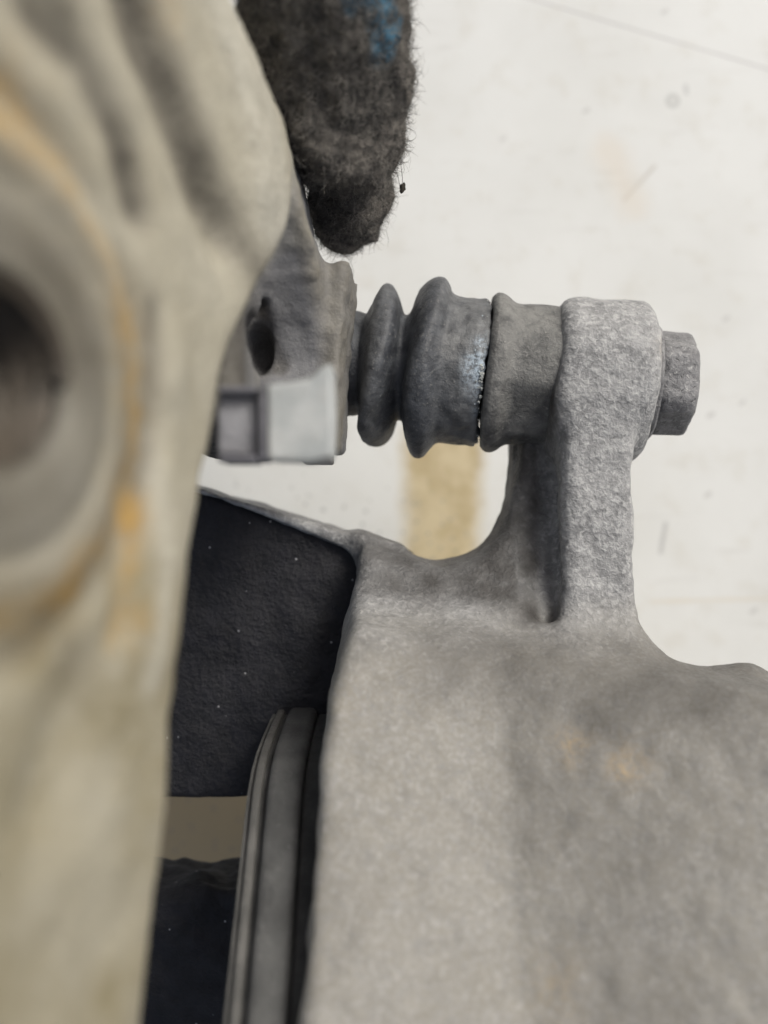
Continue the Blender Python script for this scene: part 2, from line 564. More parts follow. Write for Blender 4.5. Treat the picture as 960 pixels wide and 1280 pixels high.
# ------------------------------------------------------------------ caliper housing
def build_housing():
    root = empty("caliper_housing", "grey cast iron brake caliper with a tall ear holding the bolted pin", "brake caliper",
                 (25, -45, 0))
    h = 0.5
    lo, hi = (-46.0, -72.0, 72.0), (66.0, 34.0, H + 1.0)
    X, Y, D = grid(lo, hi, h)
    # main body: a sloping face that comes nearer towards the bottom of the picture
    front = 106.5 + (Y + 16) * 0.66 + 2.9 - 0.25 * np.sqrt((X - 13.2) ** 2 + 1.5) + 0.02 * np.maximum(X - 17, 0)
    body = (front - D) * 0.8
    top = Y + 12.6 + 0.165 * (X + 5)
    left = np.interp(Y[0, :, 0], [-80, -47, -27, -21, -14, -10, 40], [-9.6, -8.5, -7.5, -6.9, -4.9, -3.9, -3.4])[None, :, None].astype(np.float32) - X
    body = smax(body, top * 0.97, 5.0)
    body = smax(body, left, 2.2)
    back = D - (126.0 + np.clip((-34 - Y) * 3.0, 0, H - 126.05))
    body = smax(body, back, 1.5)
    # web behind the arm with the concave throat
    cx = [-40, -25.7, -4.7, 2.3, 7.6, 11.0, 14.0, 16.6, 18.1, 19.0, 40]
    cy = [8.5, 2.7, -3.4, -5.9, -7.2, -6.7, -4.9, -1.8, 2.3, 9.4, 9.4]
    fine = np.linspace(-40, 40, 400)
    yc = np.interp(fine, cx, cy)
    yc = np.convolve(np.pad(yc, 6, mode='edge'), np.ones(13) / 13, 'valid')
    ytop = np.interp(X[:, 0, 0], fine, yc)[:, None, None].astype(np.float32)
    wfront = 123.5 + (Y + 6) * 0.45
    web = smax((Y - ytop) * 0.75, (wfront - D), 2.5)
    web = smax(web, D - 136.0, 1.5)
    web = smax(web, X - 26.0, 1.0)
    web = smax(web, -4.0 - X, 1.5)
    # arm: thinner ledge at the back, thick face in front
    ledge = sbox(X, Y, D, (18.9, -26, 126.5), (31.5, 17, 140), 1.2)
    arm = sbox(X + 0.004 * (Y - 5) * 0, Y, D, (22.9, -28, 117.6), (32.0, 16, 138), 1.6)
    s = (X - P0[0]) * AX[0] + (Y - P0[1]) * AX[1] + (D - P0[2]) * AX[2]
    rr = np.sqrt(np.maximum((X - P0[0]) ** 2 + (Y - P0[1]) ** 2 + (D - P0[2]) ** 2 - s ** 2, 0))
    s0, s1 = axis_s(690), axis_s(806)
    sm, sh = (s0 + s1) / 2, (s1 - s0) / 2
    boss = smax(rr - 11.0, abs(s - sm) - sh, 2.2)
    collar_pad = smax(rr - 7.2, abs(s - axis_s(686)) - 1.6, 1.0)
    ear = smin(boss, arm, 3.2)
    ear = smin(ear, ledge, 1.2)
    rib = scap(X, Y, D, U(655, 565, 132), U(668, 700, 131), 1.7, 2.2)
    ear = smin(ear, rib, 1.0)
    F = smin(web, ear, 3.2)
    lx = np.clip((X + 26.0) / 22.0, 0, 1.3)
    lip_t = (2.75 - 0.303 * (X + 25.4)) + 0.35
    lip = smax((Y - lip_t) * 0.93, (lip_t - (0.7 + 1.9 * lx ** 2)) - Y, 0.4)
    lip = smax(lip, (129.6 - 0.03 * (X + 15)) - D, 0.6)
    lip = smax(lip, D - 144.0, 0.5)
    lip = smax(lip, X - 2.0, 0.5)
    F = smin(F, body, 10.0)
    F = smax(F, -scap(X, Y, D, U(690, 610, 125.5), U(684, 770, 119.0), 1.2, 0.2), 3.5)
    F = smax(F, left, 2.6)
    F = smin(F, lip, 3.2)
    F = smin(F, collar_pad, 0.6)
    # lump on the upper right edge of the body
    F = smin(F, sell(X, Y, D, U(932, 842, 123), (3.0, 1.5, 3.0)), 1.6)
    V, Q = nets(F, lo, h)
    V = roughen(V, Q, [(6.0, 0.35), (2.2, 0.17), (1.0, 0.07)])
    d = H - V[:, 2]
    px, py = 480 + V[:, 0] * FPX / d, 640 - V[:, 1] * FPX / d
    C = np.stack([V[:, 0], V[:, 1], d], 1)

    def spot(px0, py0, d0, r):
        c = U(px0, py0, d0)
        return np.exp(-((C[:, 0] - c[0]) ** 2 + (C[:, 1] - c[1]) ** 2 + 0.4 * (C[:, 2] - c[2]) ** 2) / r ** 2)
    rust = 0.42 * spot(790, 955, 99, 1.9) + 0.42 * spot(775, 962, 99, 1.3) + 0.7 * spot(715, 935, 100, 1.7) + 0.35 * spot(700, 1240, 87, 2.5) + 0.25 * spot(445, 870, 98, 2.5)
    rust += 0.45 * spot(824, 440, 120, 1.5)
    n6, n3 = vnoise(V, 6.0, 4), vnoise(V, 2.5, 5)
    # beige road dust lies on the near sloping face; the arm stays grey
    tint = np.clip((-10.5 - V[:, 1] + 1.6 * n6) / 7.0, 0, 1) * (0.92 + 0.1 * n3)
    n12 = vnoise(V, 11.0, 6)
    # shade painted into the colour of the throat, web and arm's side
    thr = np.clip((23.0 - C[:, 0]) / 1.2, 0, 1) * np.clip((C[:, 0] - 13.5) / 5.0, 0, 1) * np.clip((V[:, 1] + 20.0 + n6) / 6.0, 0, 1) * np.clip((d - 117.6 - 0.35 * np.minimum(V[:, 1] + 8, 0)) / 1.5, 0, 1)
    thr = thr * (1 - 0.5 * np.exp(-((px - 679) / 7.0) ** 2) * (d < 128))  # lit strip of the ledge kept paler within the painted shade
    dirt_shade = np.clip(thr * (0.95 + 0.25 * n3), 0, 1)
    dirt_shade = np.maximum(dirt_shade, np.clip((V[:, 1] + 15.5 + 1.2 * n6) / 4.0, 0, 1) * np.clip((C[:, 0] + 12) / 10, 0.1, 1) * np.clip((19.2 - C[:, 0]) / 2.0, 0, 1) * np.clip((d - 116) / 4, 0, 1) * np.clip(0.80 + 0.22 * n3 + 0.02 * (C[:, 0] - 5), 0, 0.95))
    # right half's shade painted into the colour, with a brown oil band above
    film_shade = np.clip((C[:, 0] - 12.0) / 3.0, 0, 1) * np.clip((-14 - V[:, 1]) / 5, 0, 1) * (0.10 + 0.12 * n12) + np.clip(-V[:, 1] - 13, 0, 1) * np.clip(0.10 * n12 + 0.05 * n3 + 0.06 * n6, 0, 1)
    film_shade = film_shade + (0.38 + 0.14 * n12 + 0.08 * n3) * np.exp(-((V[:, 1] + 18.5 + 1.5 * n6) / 4.5) ** 2) * np.clip((C[:, 0] + 1) / 8, 0.25, 1)
    dirt_shade = np.maximum(dirt_shade, np.clip(film_shade, 0, 0.6))
    mesh_np("housing_body", V, Q, M_HOUSING, root, True, {"rust": np.clip(rust, 0, 1), "tint": np.clip(tint, 0, 1), "dirt_shade": np.clip(dirt_shade, 0, 1)})

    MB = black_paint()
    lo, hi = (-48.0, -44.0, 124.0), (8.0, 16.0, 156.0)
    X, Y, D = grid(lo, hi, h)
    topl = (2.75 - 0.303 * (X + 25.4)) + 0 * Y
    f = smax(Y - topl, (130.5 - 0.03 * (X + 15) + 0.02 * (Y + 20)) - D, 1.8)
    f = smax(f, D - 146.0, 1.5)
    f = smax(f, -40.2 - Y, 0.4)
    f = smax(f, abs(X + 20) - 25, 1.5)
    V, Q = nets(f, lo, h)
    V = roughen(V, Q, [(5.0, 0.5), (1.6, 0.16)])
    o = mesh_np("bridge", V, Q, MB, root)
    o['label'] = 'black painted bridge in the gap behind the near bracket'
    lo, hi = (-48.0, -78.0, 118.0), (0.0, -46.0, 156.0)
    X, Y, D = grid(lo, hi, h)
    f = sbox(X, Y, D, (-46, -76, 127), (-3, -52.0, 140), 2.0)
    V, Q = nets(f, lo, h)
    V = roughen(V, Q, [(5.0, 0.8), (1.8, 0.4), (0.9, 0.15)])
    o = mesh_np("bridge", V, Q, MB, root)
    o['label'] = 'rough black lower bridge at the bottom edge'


build_housing()


# ------------------------------------------------------------------ bracket in the foreground
BA, BB = np.array([-22.9, 55.0]), np.array([-14.9, 80.0])      # (x, d) of two points of its face
BU = (BB - BA) / np.linalg.norm(BB - BA)
BN = np.array([BU[1], -BU[0]])


def on_face(px, py):
    """picture point on the bracket's face -> (u, v) mm in that face"""
    k = (px - 480.0) / FPX
    d = (BA[1] * BN[1] + BA[0] * BN[0]) / (k * BN[0] + BN[1])
    x = k * d
    return (x - BA[0]) * BU[0] + (d - BA[1]) * BU[1], (640.0 - py) * d / FPX


def build_bracket():
    root = empty("mounting_bracket", "blurred beige cast bracket with a round threaded boss, nearest the camera", "bracket",
                 (-22, 5, 40))
    h = 0.5
    lo, hi = (-42.0, -58.0, 44.0), (-2.0, 62.0, 142.0)
    X, Y, D = grid(lo, hi, h)
    u = (X - BA[0]) * BU[0] + (D - BA[1]) * BU[1]
    w = (X - BA[0]) * BN[0] + (D - BA[1]) * BN[1]
    v = Y
    edge = [(245, -60), (268, 0), (320, 50), (347, 100), (362, 150), (371, 200), (374, 250), (364, 300), (338, 350), (308, 400), (288, 470), (274, 580),
            (254, 640), (234, 850), (216, 1050), (203, 1180), (193, 1280), (180, 1420)]
    eu, ev = np.array([on_face(*p) for p in edge]).T
    o = np.argsort(ev)
    vv = np.linspace(-70, 70, 600)
    ue_f = np.interp(vv, ev[o], eu[o])
    ue_f = np.convolve(np.pad(ue_f, 16, mode='edge'), np.ones(33) / 33, 'valid')
    ue = np.interp(Y[0, :, 0], vv, ue_f)[None, :, None].astype(np.float32)
    uc, vc = on_face(-15, 462)
    r = np.sqrt((u - uc) ** 2 + (v - vc) ** 2)
    hgt = 0.9 * (1 - 1 / (1 + np.exp(-(r - 14.6) * 2.2)))                     # round boss
    hgt = hgt - 0.5 * np.exp(-((r - 11.3) / 0.8) ** 2)                        # machined face edge
    hgt = hgt - 0.9 * np.exp(-((r - 17.5) / 1.5) ** 2)                        # groove round the boss

    def trough(pts, width, depth):
        q = np.array([on_face(*p) for p in pts])
        best = None
        for a, b in zip(q[:-1], q[1:]):
            dd = b - a
            t = np.clip(((u - a[0]) * dd[0] + (v - a[1]) * dd[1]) / (dd @ dd), 0, 1)
            e = (u - a[0] - t * dd[0]) ** 2 + (v - a[1] - t * dd[1]) ** 2
            best = e if best is None else np.minimum(best, e)
        return depth * np.exp(-best / width ** 2)
    T2 = [(150, -60), (178, 30), (215, 130), (255, 240), (300, 320), (345, 375)]
    T1 = [(40, 10), (105, 75), (150, 175), (168, 260)]
    hgt = hgt - trough(T2[:-2] + [(282, 295)], 2.9, 1.9) - trough(T1, 2.2, 1.0)
    hgt = hgt - trough([(160, 610), (168, 690), (150, 790)], 1.6, 0.7) - trough([(105, 830), (60, 1000)], 3.0, 1.0)
    hgt = hgt + trough([(265, -30), (310, 110), (325, 220)], 3.0, 0.9)
    hgt = hgt + trough([(205, 470), (215, 640), (195, 800)], 2.5, 0.5)
    slab = smax(w - hgt, -13.0 - w, 2.0)
    slab = smax(slab, u - ue, 3.2)
    slab = smax(slab, -12.0 - u, 1.0)
    # lug that carries the boot, behind the sloping face
    s = (X - P0[0]) * AX[0] + (Y - P0[1]) * AX[1] + (D - P0[2]) * AX[2]
    yl = (Y - 19.0) - 0.03 * (X + 10)
    lug = sbox(s, yl, D, (-15.0, -11.2, 113.0), (0.1, 11.4, 124), 1.4)
    lug = smin(lug, sbox(s, yl, D, (-1.0, -11.7, 112.6), (0.7, 11.7, 124), 0.7), 0.9)
    wx = X - np.interp(Y[0, :, 0], [20, 29, 31.5, 34, 38, 44, 52, 62], [-7.4, -7.4, -7.8, -8.9, -9.7, -11.2, -16.0, -23])[None, :, None].astype(np.float32)
    upper = sbox(wx, Y, D - np.clip((35 - Y) * 0.7, 0, 11.5), (-16, 12, 103), (0.0, 70, 126), 2.0)
    fill = sbox(X + 0.55 * np.maximum(Y - 40, 0), Y, D, (-30, 8.5, 93), (-14.5, 66, 130), 2.5)
    F = smin(lug, upper, 2.0)
    F = smin(F, fill, 5.0)
    F = smin(F, slab, 4.5)
    rec = smin(sell(X, Y, D, U(318, 432, 108), (1.9, 3.4, 9.0)), scap(X, Y, D, U(322, 385, 109), U(349, 455, 112), 1.2, 1.0), 0.8)
    F = smax(F, -rec, 1.0)
    hole = smax(r - 5.6, -w - 11, 0.3)
    F = smax(F, -hole, 0.9)
    V, Q = nets(F, lo, h)
    V = roughen(V, Q, [(7.0, 0.35), (2.2, 0.12)])
    V = V + vnormals(V, Q) * (np.clip((H - V[:, 2] - 98) / 6, 0, 1) * (0.22 * vnoise(V, 1.8, 15) + 0.12 * vnoise(V, 0.9, 16)))[:, None]
    d = H - V[:, 2]
    uu = (V[:, 0] - BA[0]) * BU[0] + (d - BA[1]) * BU[1]
    ww = (V[:, 0] - BA[0]) * BN[0] + (d - BA[1]) * BN[1]
    rv = np.sqrt((uu - uc) ** 2 + (V[:, 1] - vc) ** 2)
    n5 = vnoise(V, 5.0, 3)
    face = np.clip((ww + 4) / 2, 0, 1)
    ang = np.arctan2(V[:, 1] - vc, uu - uc)
    rust = np.exp(-((rv - 15.2 - 0.6 * n5) / 1.7) ** 2) * (0.8 + 0.5 * n5) * face

    def spot(px, py, rr):
        a, b = on_face(px, py)
        return np.exp(-((uu - a) ** 2 + (V[:, 1] - b) ** 2) / rr ** 2) * face
    rust += 0.5 * spot(160, 490, 1.5) + 0.4 * spot(145, 420, 1.6) + 0.4 * spot(180, 650, 1.5) + 0.6 * spot(95, 730, 2.0) + 0.5 * spot(170, 780, 1.8) + 0.3 * spot(215, 10, 2) + 0.3 * spot(20, 100, 3)

    def line(pts, wd):
        q = np.array([on_face(*p) for p in pts])
        best = None
        for a, b in zip(q[:-1], q[1:]):
            dd = b - a
            t = np.clip(((uu - a[0]) * dd[0] + (V[:, 1] - a[1]) * dd[1]) / (dd @ dd), 0, 1)
            e = (uu - a[0] - t * dd[0]) ** 2 + (V[:, 1] - a[1] - t * dd[1]) ** 2
            best = e if best is None else np.minimum(best, e)
        return np.exp(-best / wd ** 2) * face
    rust += 0.9 * line([(140, 370), (158, 440), (168, 510), (162, 550)], 1.2) + 0.6 * line([(180, 620), (172, 700)], 1.0) + 0.4 * line([(165, 720), (150, 800)], 1.0)
    tone = np.clip((3.0 - V[:, 1] + 2.0 * n5) / 10.0, 0, 1) * face * (0.75 + 0.3 * n5)
    tone = np.maximum(tone, 0.5 * line([(230, 420), (250, 560)], 2.5))
    rimm = np.clip(1.6 * line([(265, -60), (300, 60), (325, 160), (338, 260)], 4.2), 0, 1)
    tone = np.maximum(tone, (0.42 + 0.12 * n5) * (1 - rimm) * face)
    tone = np.maximum(tone, (0.5 + 0.2 * n5) * np.clip((14.0 - rv) / 1.0, 0, 1) * face)
    tone *= 1 - 0.7 * line([(190, 560), (205, 700), (190, 850)], 1.3)
    # grey bare metal: the machined ring, the lug and everything deep behind the face
    pxv = 480 + V[:, 0] * FPX / d
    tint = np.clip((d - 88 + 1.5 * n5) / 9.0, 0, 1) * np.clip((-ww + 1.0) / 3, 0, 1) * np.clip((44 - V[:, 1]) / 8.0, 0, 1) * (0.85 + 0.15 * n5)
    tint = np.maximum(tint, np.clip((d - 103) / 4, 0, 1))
    tint = np.maximum(tint, (0.6 + 0.2 * n5) * np.clip((13.2 - rv) / 2.0, 0, 1) * face)
    dirt_shade = 0.85 * np.exp(-(((uu - on_face(240, 200)[0]) ** 2) / 1e6))* 0  # real soiling, plus shade put into the colour of grooves, bore and recess
    for pts, wd, am in (([(x + 14, y) for x, y in T2], 2.7, 0.95), ([(x + 8, y) for x, y in T1], 1.7, 0.85)):  # groove bands: painted shade over brown-grey smears
        q = np.array([on_face(*p) for p in pts])
        best = None
        for a, b in zip(q[:-1], q[1:]):
            dd = b - a
            t = np.clip(((uu - a[0]) * dd[0] + (V[:, 1] - a[1]) * dd[1]) / (dd @ dd), 0, 1)
            e = (uu - a[0] - t * dd[0]) ** 2 + (V[:, 1] - a[1] - t * dd[1]) ** 2
            best = e if best is None else np.minimum(best, e)
        dirt_shade = np.maximum(dirt_shade, am * np.exp(-best / wd ** 2) * np.clip((ww + 7) / 2, 0, 1) * (0.85 + 0.3 * n5))
    dirt_shade = np.maximum(dirt_shade, 0.5 * np.exp(-((rv - 17.6) / 1.0) ** 2) * (0.6 + 0.6 * n5) * face)
    dirt_shade = np.maximum(dirt_shade, 0.4 * spot(105, 830, 2.6))
    dirt_shade = np.maximum(dirt_shade, np.clip((0.6 + 0.35 * n5) * (spot(185, 40, 3.2) + spot(215, 90, 3.0) + spot(80, 20, 2.5)), 0, 0.75))
    dirt_shade = np.maximum(dirt_shade, (0.45 + 0.25 * n5) * np.exp(-((rv - 8.0) / 3.0) ** 2) * face)
    dirt_shade = np.maximum(dirt_shade, 0.6 * np.exp(-((rv - 13.0) / 0.9) ** 2) * (0.7 + 0.5 * n5) * face)
    dirt_shade = np.maximum(dirt_shade, 0.55 * line([(150, 560), (140, 640), (105, 710), (60, 760)], 1.3))
    dirt_shade = np.maximum(dirt_shade, np.clip((6.6 - rv) / 0.8, 0, 1))  # shade inside the bore, painted as near-black colour
    dirt_shade = np.maximum(dirt_shade, 0.6 * line([(190, 380), (188, 560), (172, 660)], 1.1))  # brown shadow band beside the boss, painted on
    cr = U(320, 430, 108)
    dirt_shade = np.maximum(dirt_shade, 0.9 * np.exp(-(((V[:, 0] - cr[0]) / 2.1) ** 2 + ((V[:, 1] - cr[1]) / 3.8) ** 2 + ((d - cr[2]) / 11) ** 2) ** 2))  # recess darkened by colour to deepen its shade
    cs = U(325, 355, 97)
    dirt_shade = np.maximum(dirt_shade, 0.6 * np.exp(-(((V[:, 0] - cs[0]) / 2.6) ** 2 + ((V[:, 1] - cs[1]) / 4.0) ** 2 + ((d - cs[2]) / 12) ** 2)))
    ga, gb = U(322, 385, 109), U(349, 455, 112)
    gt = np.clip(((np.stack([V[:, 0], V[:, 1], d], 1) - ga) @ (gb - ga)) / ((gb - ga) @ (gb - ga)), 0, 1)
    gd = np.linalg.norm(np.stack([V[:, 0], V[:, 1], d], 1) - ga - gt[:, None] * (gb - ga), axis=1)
    dirt_shade = np.maximum(dirt_shade, 0.85 * np.clip((1.7 - gd) / 0.7, 0, 1))
    dirt_shade = np.maximum(dirt_shade, 0.8 * np.clip((d - 88) / 3, 0, 1) * np.clip((315 - pxv) / 12, 0, 1) * np.clip((30 - V[:, 1]) / 4, 0, 1))  # painted shade on the deep part behind the face edge
    mesh_np("bracket_body", V, Q, M_BRACKET, root, True, {"rust": np.clip(rust, 0, 1), "tint": np.clip(tint, 0, 1), "dirt_shade": np.clip(dirt_shade, 0, 1), "tone": np.clip(tone, 0, 1)})

    # thread in the hole: a helix of triangular section
    cx, cd = BA + BU * uc
    M_THREAD = plain_metal("dark_thread_steel", (0.035, 0.028, 0.02), (0.08, 0.065, 0.05), 0.45, 0.2)
    n, turns, pitch = 56, 6.5, 1.5
    N = int(n * turns)
    th = np.linspace(0, 2 * math.pi * turns, N)
    wz = 0.9 - th / (2 * math.pi) * pitch
    rows = []
    for rr_, dw in ((5.75, 0.62), (4.85, 0.0), (5.75, -0.62)):
        a = uc + rr_ * np.cos(th); b = vc + rr_ * np.sin(th); c = wz + dw
        rows.append(np.stack([BA[0] + BU[0] * a + BN[0] * c, b, BA[1] + BU[1] * a + BN[1] * c], 1))
    V = W(np.concatenate(rows))
    i = np.arange(N - 1)
    Q = np.concatenate([np.stack([i, i + 1, N + i + 1, N + i], 1), np.stack([N + i, N + i + 1, 2 * N + i + 1, 2 * N + i], 1)])
    mesh_np("thread", V, Q, M_THREAD, root, False)


build_bracket()


# ------------------------------------------------------------------ clip on the bracket
def build_clip():
    root = empty("spring_clip", "bright zinc metal clip between the blurred bracket and the boot lug", "clip", W(U(360, 520, 110)))
    MZ = zinc()
    MD = plain_metal("dark_clip_frame", (0.07, 0.07, 0.08), (0.13, 0.13, 0.15), 0.5)
    MP = plain_metal("lavender_grey_steel", (0.19, 0.19, 0.205), (0.27, 0.27, 0.29), 0.5)

    def box(name, x0, y0, x1, y1, d0, th, mat, bev, tilt=0.0):
        a, b = U(x0, y1, d0), U(x1, y0, d0)
        c = (a + b) / 2
        M = Matrix.Translation(Vector(W(np.array([c[0], c[1], d0 + th / 2])))) @ Matrix.Rotation(tilt, 4, 'Z') @ Matrix.Rotation(tilt * 2, 4, 'Y')
        return bevel_box(name, (b[0] - a[0], b[1] - a[1], th), bev, mat, root, M)
    bm = bmesh.new()
    poly = [U(x, y, 81) for x, y in ((334, 480), (368, 476), (390, 472), (402, 458), (415, 453), (418, 520), (416, 572), (385, 577), (334, 575))]
    top = [bm.verts.new(Vector(W(p)) + Vector((0, 0, 0.05 * k % 0.2))) for k, p in enumerate(poly)]
    bot = [bm.verts.new(Vector(W(p)) + Vector((0, 0, -5))) for p in poly]
    n = len(poly)
    bm.faces.new(top); bm.faces.new(bot[::-1])
    for k in range(n):
        bm.faces.new([top[k], bot[k], bot[(k + 1) % n], top[(k + 1) % n]])
    bmesh.ops.recalc_face_normals(bm, faces=bm.faces)
    bmesh.ops.bevel(bm, geom=[e for e in bm.edges], offset=0.35, segments=2, affect='EDGES', profile=0.5)
    off = root.location / MM
    for v in bm.verts:
        v.co = (v.co - off) * MM
    me = bpy.data.meshes.new("clip_plate")
    bm.to_mesh(me); bm.free()
    link_mesh("clip_plate", me, MZ, root)
    box("clip_stem", 345, 495, 395, 560, 84, 31, MD, 0.3)
    box("clip_frame", 322, 482, 333, 576, 81, 5, MD, 0.3)
    box("clip_frame", 272, 482, 321, 492, 81, 5, MD, 0.3)
    box("clip_frame", 272, 568, 321, 578, 81, 5, MD, 0.3)
    box("clip_panel", 272, 492, 322, 568, 82.5, 4, MP, 0.3)


build_clip()


# ------------------------------------------------------------------ brake pad
def build_pad():
    root = empty("brake_pad", "worn steel backed brake pad seen edge on beside the caliper body", "brake pad", W(U(340, 1250, 120)))
    MP = plain_metal("pad_backing_steel", (0.058, 0.058, 0.058), (0.098, 0.098, 0.097), 0.65)
    MS = plain_metal("pad_shim_steel", (0.07, 0.069, 0.066), (0.115, 0.112, 0.107), 0.65)
    ML = plain_metal("pad_friction_and_shade_black", (0.03, 0.03, 0.03), (0.055, 0.055, 0.055), 0.9)
    # outline in (y, d): the edge that faces us, the rounded upper corner, the top running away
    base = [(-60, 79), (-50, 88), (-40, 97), (-34.5, 102), (-31.4, 105), (-29.6, 108.5), (-28.6, 112.5), (-28.0, 118), (-27.6, 126), (-27.5, 140), (-60, 140)]

    def plate(name, x0, x1, shrink, mat, bev):
        bm = bmesh.new()
        c = np.array([-60.0, 140.0])
        pts = []
        for y, d in base:
            y2 = y - shrink if y > -59 else y
            d2 = d + shrink if d < 139 else d
            pts.append((y2, d2))
        A = [bm.verts.new((x0, y, H - d)) for y, d in pts]
        B = [bm.verts.new((x1, y, H - d)) for y, d in pts]
        n = len(pts)
        bm.faces.new(A); bm.faces.new(B[::-1])
        for k in range(n):
            bm.faces.new([A[k], B[k], B[(k + 1) % n], A[(k + 1) % n]])
        bmesh.ops.recalc_face_normals(bm, faces=bm.faces)
        rim = [e for e in bm.edges if abs(e.verts[0].co.x - e.verts[1].co.x) < 1e-6]
        bmesh.ops.bevel(bm, geom=rim, offset=bev, segments=3, affect='EDGES', profile=0.5)
        off = root.location / MM
        for v in bm.verts:
            v.co = (v.co - off) * MM
        me = bpy.data.meshes.new(name)
        bm.to_mesh(me); bm.free()
        for p in me.polygons:
            p.use_smooth = True
        o = link_mesh(name, me, mat, root)
        return o
    plate("friction_lining", -9.3, -5.4, 0.9, ML, 0.4)  # its black also stands in for the caliper body's shadow
    plate("backing_plate", -13.4, -9.4, 0.0, MP, 0.9)
    plate("groove_strip", -14.1, -13.3, 1.0, ML, 0.1)
    plate("shim", -15.0, -14.0, 0.25, MS, 0.3)
    plate("shim", -15.7, -15.2, 0.9, MS, 0.15)


build_pad()


# ------------------------------------------------------------------ guide pin, boot, bolt
def smooth_profile(pts, step=0.25):
    """Catmull-Rom through (s, r)"""
    p = np.array(pts, float)
    p = np.vstack([2 * p[0] - p[1], p, 2 * p[-1] - p[-2]])
    out = []
    for i in range(1, len(p) - 2):
        n = max(2, int(np.linalg.norm(p[i + 1] - p[i]) / step))
        for t in np.linspace(0, 1, n, endpoint=False):
            a, b, c, d = p[i - 1], p[i], p[i + 1], p[i + 2]
            out.append(0.5 * (2 * b + (c - a) * t + (2 * a - 5 * b + 4 * c - d) * t * t + (3 * b - a - 3 * c + d) * t ** 3))
    out.append(p[-2])
    return [tuple(q) for q in out]


